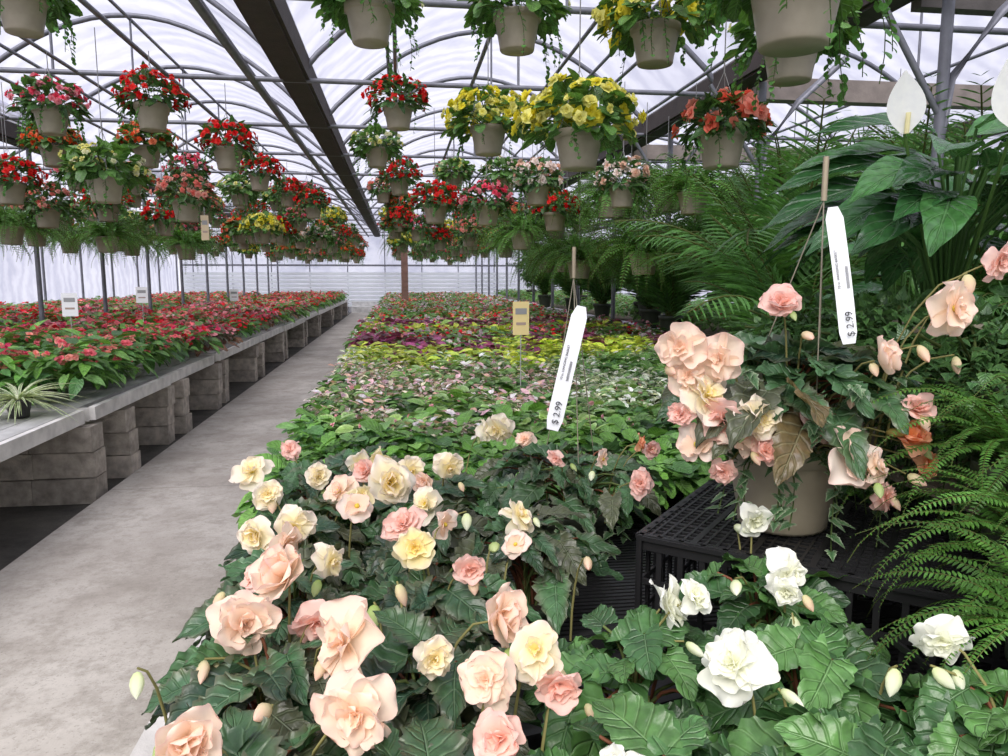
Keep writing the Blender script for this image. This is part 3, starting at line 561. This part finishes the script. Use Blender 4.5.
sl=leaf('lance',8,2,W=.06,fold=.6,droop=.55,col=(.18,.32,.10),rim=(.75,.8,.55))
for i in range(90):
    a=i*2.4;ps.append(xf(sl,R_leaf((cos(a),sin(a),U(.1,1.0)),(0,0,1)),(0,0,.10),U(.2,.36)))
obj('spider_plant',mesh('spider_plant',merge(ps)),(-2.38,5.02,.632))
# ------------------------------------------------------------ benches
def bench_l():
    ps=[];w=(.78,.76,.71)
    segs=[(2.4,5.25),(5.3,7.0),(7.05,8.9),(8.95,11.4),(11.45,14),(14.05,17),(17.05,20),(20.05,24),(24.05,28),(28.05,31.3)]
    for k,(a,b) in enumerate(segs):
        dx=(0,.05,-.02,.03,0,.02,-.01,0,0,0)[k];dz=(0,.012,-.01,.015,.0,0,.01,0,0,0)[k]
        ps.append(box((-2.13+dx,a,.54+dz),(-2.09+dx,b,.63+dz),np.array(w)*U(.9,1.05),WOOD))
        ps.append(box((-4.64,a,.53+dz),(-2.131+dx,a+.04,.62+dz),np.array(w)*.8,WOOD));ps.append(box((-4.64,b-.04,.53+dz),(-2.131+dx,b,.62+dz),np.array(w)*.8,WOOD))
        ps.append(box((-4.64,a,.53),(-4.6,b,.63),w,WOOD))
        n=16
        for i in range(n):
            x0=-4.6+i*2.465/n;ps.append(box((x0,a+.002,.605+dz),(x0+2.465/n-.008,b-.002,.628+dz),np.array((.44,.44,.42))*U(.85,1.12),WOOD))
    return merge(ps)
obj('wooden_plant_bench',mesh('wooden_plant_bench',bench_l(),False))
o=obj('wooden_plant_bench',mesh('bench_far',xf(bench_l(),loc=(-3.85,0,0)),False))
def stack(y,x0=-2.10,n=2,wd=.1):
    ps=[]
    for r in range(3):
        for i in range(n):
            j=U(-.018,.018);xx=x0-i*.405;c=np.array((.56,.50,.42))*U(.7,1.15)
            ps.append(box((xx-.39+j,y-wd+U(-.012,.012),.004+r*.175),(xx+j,y+wd,.004+r*.175+.168),c,CONC))
    return merge(ps)
for y in (3.2,5.3,5.95,7.1,7.6,8.95,9.4,11.3,11.8,13.9,14.4,16.9,17.4,19.9,20.4,23.9,24.4,27.9,31):
    o=obj('concrete_block_stack',mesh('block_stack',stack(y,-2.03 if y<6 else -2.08),False))
    m=o.modifiers.new('b','BEVEL');m.width=.008;m.segments=2
    o=obj('concrete_block_stack',mesh('block_stack2',stack(y,-3.8),False))
def bench_c(y0,y1,slat):
    ps=[];w=(.62,.60,.57)
    ps+=[box((-.50,y0,.55),(-.46,y1,.64),w,WOOD),box((3.14,y0,.55),(3.18,y1,.64),w,WOOD)]
    y=y0
    while y<y1-.02:
        ps.append(box((-.459,y,.61),(3.139,y+slat*.6,.64),(.02,.02,.021),PLAST));y+=slat
    for x in (-.2,.8,1.8,2.8): ps.append(box((x,y0,.57),(x+.04,y1,.608),(.1,.09,.08),WOOD))
    return merge(ps)
obj('slatted_plant_bench',mesh('sb1',bench_c(.35,3.0,.022),False));obj('slatted_plant_bench',mesh('sb2',bench_c(3.02,31.3,.25),False))
for y in (.5,2.9,5.5,8.5,12,16,20,25,31):
    ps=[]
    for x in (-.1,1.4,2.9):
        for r in range(3): ps.append(box((x-.2,y-.1,.054+r*.17),(x+.19,y+.1,.054+r*.17+.165),np.array((.36,.345,.32))*U(.75,1.1),CONC))
    obj('concrete_block_stack',mesh('bs',merge(ps),False))
# ------------------------------------------------------------ structure
ST=(.20,.205,.23);DK=(.045,.033,.028)
GX=[-9.1,-5.0,-.9,3.2,7.3];GZ=3.28;RISE=1.15;YB=33.5
def arch(x0,x1,n=20,off=0):
    return [(x0+(x1-x0)*k/n,GZ+(RISE+off)*sin(pi*k/n)**.85) for k in range(n+1)]
ps=[];y=1.0
while y<=YB:
    for a,b in zip(GX[:-1],GX[1:]):
        ps.append(tube([(x,y,z) for x,z in arch(a,b)],.028,6,ST,METAL))
        if y>4:
            ps.append(tube([(a,y,GZ),(b,y,GZ)],.024,6,ST,METAL))
            m=(a+b)/2
            ps.append(tube([(m,y,GZ),(m,y,GZ+RISE)],.013,5,ST,METAL))
    y+=2.1
for a,b in zip(GX[:-1],GX[1:]):
    P=arch(a,b)
    for k in (4,10,16): ps.append(tube([(P[k][0],0,P[k][1]-.04),(P[k][0],YB,P[k][1]-.04)],.02,6,ST,METAL))
obj('greenhouse_arch_frame',merge(ps))
ps=[]
for x,r in ((-4.3,.016),(-3.5,.016),(-2.75,.016),(-2.0,.02),(-1.28,.035),(0,.016),(.7,.016),(1.4,.016),(2.0,.016),(2.7,.016)): ps.append(tube([(x,2.,GZ),(x,YB,GZ)],r,6,ST,METAL))
obj('basket_hanging_rails',merge(ps))
for x in GX:
    T=merge([box((x-.10,-1,GZ-.02),(x+.10,YB,GZ+.03),DK,WOOD),box((x-.13,-1,GZ+.0),(x-.08,YB,GZ+.2),DK,WOOD),box((x+.08,-1,GZ),(x+.13,YB,GZ+.2),DK,WOOD)]);obj('roof_gutter_beam',mesh('gutter',T,False))
pl=mesh('post_plain',tube([(0,0,0),(0,0,GZ-.025)],.035,8,ST,METAL))
pb=mesh('post_braced',merge([tube([(0,0,0),(0,0,GZ-.025)],.035,8,ST,METAL),tube([(0,0,2.3),(.05,0,2.7),(.35,0,3.1),(.8,0,3.5)],.03,8,ST,METAL),tube([(-.02,0,2.5),(-.5,0,3.22)],.02,6,ST,METAL)]))
for x in (-9.0,-5.0,3.3):
    y=2.
    while y<YB:
        obj('greenhouse_post',pb if x>0 else pl,(x,y,0));y+=2.35
obj('wooden_post',mesh('wp',box((-.09,-.09,0),(.09,.09,GZ-.02),(.24,.13,.10),WOOD),False),(.15,20.4,0))
ps=[box((3.3,6.9,3.16),(7.2,7.05,3.36),(.26,.22,.19),WOOD),box((3.3,10.5,3.16),(7.2,10.65,3.36),(.26,.22,.19),WOOD),box((3.3,4.6,3.2),(7.2,4.7,3.4),(.10,.09,.08),WOOD)]
obj('wooden_cross_beams',mesh('beams',merge(ps),False))
def film(name,tint,tfac,ns):
    m,nt,N,L=newmat(name)
    nz=noise(nt,ns,6,.65);g=N('ShaderNodeTexCoord');w=N('ShaderNodeTexWave');w.wave_type='BANDS';w.bands_direction='Y';w.inputs['Scale'].default_value=.7;w.inputs['Distortion'].default_value=11;w.inputs['Detail'].default_value=4;w.inputs['Detail Roughness'].default_value=.65;L(g.outputs['Object'],w.inputs['Vector'])
    f=mathn(nt,'ADD',mathn(nt,'MULTIPLY',ramp(nt,nz,.3,.7),.55),mathn(nt,'MULTIPLY',w.outputs[1],.4))
    c=mixc(nt,f,(tint[0]*.62,tint[1]*.63,tint[2]*.70),tint)
    tr=N('ShaderNodeBsdfTransparent');L(c,tr.inputs[0]);tl=N('ShaderNodeBsdfTranslucent');L(c,tl.inputs[0]);df=N('ShaderNodeBsdfDiffuse');L(c,df.inputs[0])
    m1=N('ShaderNodeMixShader');m1.inputs[0].default_value=.25;L(tl.outputs[0],m1.inputs[1]);L(df.outputs[0],m1.inputs[2])
    m2=N('ShaderNodeMixShader');m2.inputs[0].default_value=tfac;L(m1.outputs[0],m2.inputs[1]);L(tr.outputs[0],m2.inputs[2])
    o=N('ShaderNodeOutputMaterial');L(m2.outputs[0],o.inputs[0]);return m
MATS.append(film('polythene_film',(.84,.84,.92),.72,.8));FILM=9
ps=[]
for a,b in zip(GX[:-1],GX[1:]):
    P=arch(a,b,20,.04);ny=30;V=[]
    for i in range(ny+1):
        for x,z in P: V.append((x,-1+i*(YB+1)/ny,z+.03))
    ps.append(T_(V,(1,1,1),(0,0),gridq(ny,20),FILM))
obj('ceiling',merge(ps))
def wall(name,p0,p1,z0,z1):
    p0=np.array(p0,float);p1=np.array(p1,float);V=[(*p0,z0),(*p1,z0),(*p0,z1),(*p1,z1)];obj(name,mesh(name,T_(V,(1,1,1),(0,0),[(0,1,3,2)],FILM)))
wall('wall_back',(GX[0],YB+.05),(GX[-1],YB+.05),0,GZ+RISE);wall('wall_left',(GX[0]-.1,-1),(GX[0]-.1,YB+.05),0,GZ+.1);wall('wall_right',(GX[-1]+.1,-1),(GX[-1]+.1,YB+.05),0,GZ+.1)
ps=[]
for i in range(9): ps.append(box((GX[0],YB-.06,.25+i*.17),(GX[-1],YB-.03,.25+i*.17+.13),(.66,.70,.72),CARD))
x=GX[0]+.5
while x<GX[-1]: ps.append(tube([(x,YB-.02,0),(x,YB-.02,GZ+1)],.025,6,ST,METAL));x+=1.6
ps.append(box((GX[0],YB-.02,2.0),(GX[-1],YB+.02,2.08),ST,METAL))
obj('end_wall_louvres',mesh('louv',merge(ps),False))
def surf(name,x0,x1,y0,y1,z,mat,th=.0):
    me=bpy.data.meshes.new(name);v=[(x0,y0,z),(x1,y0,z),(x1,y1,z),(x0,y1,z)];f=[(0,1,2,3)]
    if th: v+=[(a,b,z-th) for a,b,_ in v[:4]];f+=[(0,4,5,1),(1,5,6,2),(2,6,7,3),(3,7,4,0)]
    me.from_pydata(v,[],f);me.materials.append(mat);o=bpy.data.objects.new(name,me);bpy.context.collection.objects.link(o)
m,nt,N,L=newmat('dark_ground');c=mixc(nt,ramp(nt,noise(nt,3,8,.7),.3,.7),(.035,.033,.028),(.12,.11,.09));p=N('ShaderNodeBsdfPrincipled');L(c,p.inputs['Base Color']);p.inputs['Roughness'].default_value=.85
b=N('ShaderNodeBump');b.inputs['Strength'].default_value=.6;b.inputs['Distance'].default_value=.02;L(noise(nt,50,6,.7),b.inputs['Height']);L(b.outputs[0],p.inputs['Normal']);o=N('ShaderNodeOutputMaterial');L(p.outputs[0],o.inputs[0])
surf('floor',-14,12,-4,45,0,m)
m,nt,N,L=newmat('worn_concrete');n1=noise(nt,1.3,8,.65);n2=noise(nt,9,8,.75);n3=noise(nt,90,3,.6)
c=mixc(nt,ramp(nt,n1,.38,.62),(.32,.29,.25),(.47,.44,.39));c=mixc(nt,ramp(nt,n2,.46,.68,0,.8),c,(.24,.215,.18));c=mixc(nt,ramp(nt,n3,.58,.68,0,.5),c,(.19,.175,.15))
g=N('ShaderNodeTexCoord');sp=N('ShaderNodeSeparateXYZ');L(g.outputs['Object'],sp.inputs[0]);jf=mathn(nt,'ABSOLUTE',mathn(nt,'SUBTRACT',mathn(nt,'FRACT',mathn(nt,'MULTIPLY',sp.outputs[1],.28)),.5));c=mixc(nt,ramp(nt,jf,.0,.003,.6,0),c,(.13,.12,.1))
p=N('ShaderNodeBsdfPrincipled');L(c,p.inputs['Base Color']);p.inputs['Roughness'].default_value=.8
b=N('ShaderNodeBump');b.inputs['Strength'].default_value=.35;b.inputs['Distance'].default_value=.01;L(n2,b.inputs['Height']);L(b.outputs[0],p.inputs['Normal']);o=N('ShaderNodeOutputMaterial');L(p.outputs[0],o.inputs[0])
surf('concrete_walkway',-2.0,-.30,-1,32.5,.05,m,.05)
obj('wooden_step',mesh('step',merge([box((-2.0,32.2,.05),(-.4,32.6,.3),(.6,.6,.58),WOOD),box((-2.0,32.6,.05),(-.4,33.,.5),(.6,.6,.58),WOOD)]),False))
# ------------------------------------------------------------ light
w=bpy.data.worlds.new('overcast');bpy.context.scene.world=w;w.use_nodes=True;nt=w.node_tree;nt.nodes.clear()
bg=nt.nodes.new('ShaderNodeBackground');bg.inputs[0].default_value=(.94,.94,1.0,1);bg.inputs[1].default_value=1.05;o=nt.nodes.new('ShaderNodeOutputWorld');nt.links.new(bg.outputs[0],o.inputs[0])
s=bpy.data.lights.new('hazy_sun','SUN');s.energy=5.4;s.angle=radians(45);s.color=(1,.95,.88);so=bpy.data.objects.new('hazy_sun',s);bpy.context.collection.objects.link(so);so.rotation_euler=(radians(32),radians(-22),0)
sc=bpy.context.scene;sc.view_settings.view_transform='Standard';sc.view_settings.exposure=.2
cd=bpy.data.cameras.new('camera');cd.sensor_width=36;cd.lens=36*750/1008;cd.clip_start=.02;cd.clip_end=200
co=bpy.data.objects.new('camera',cd);bpy.context.collection.objects.link(co);co.location=(0,0,1.5);co.rotation_euler=(radians(90-7.6),0,radians(-7.9));sc.camera=co
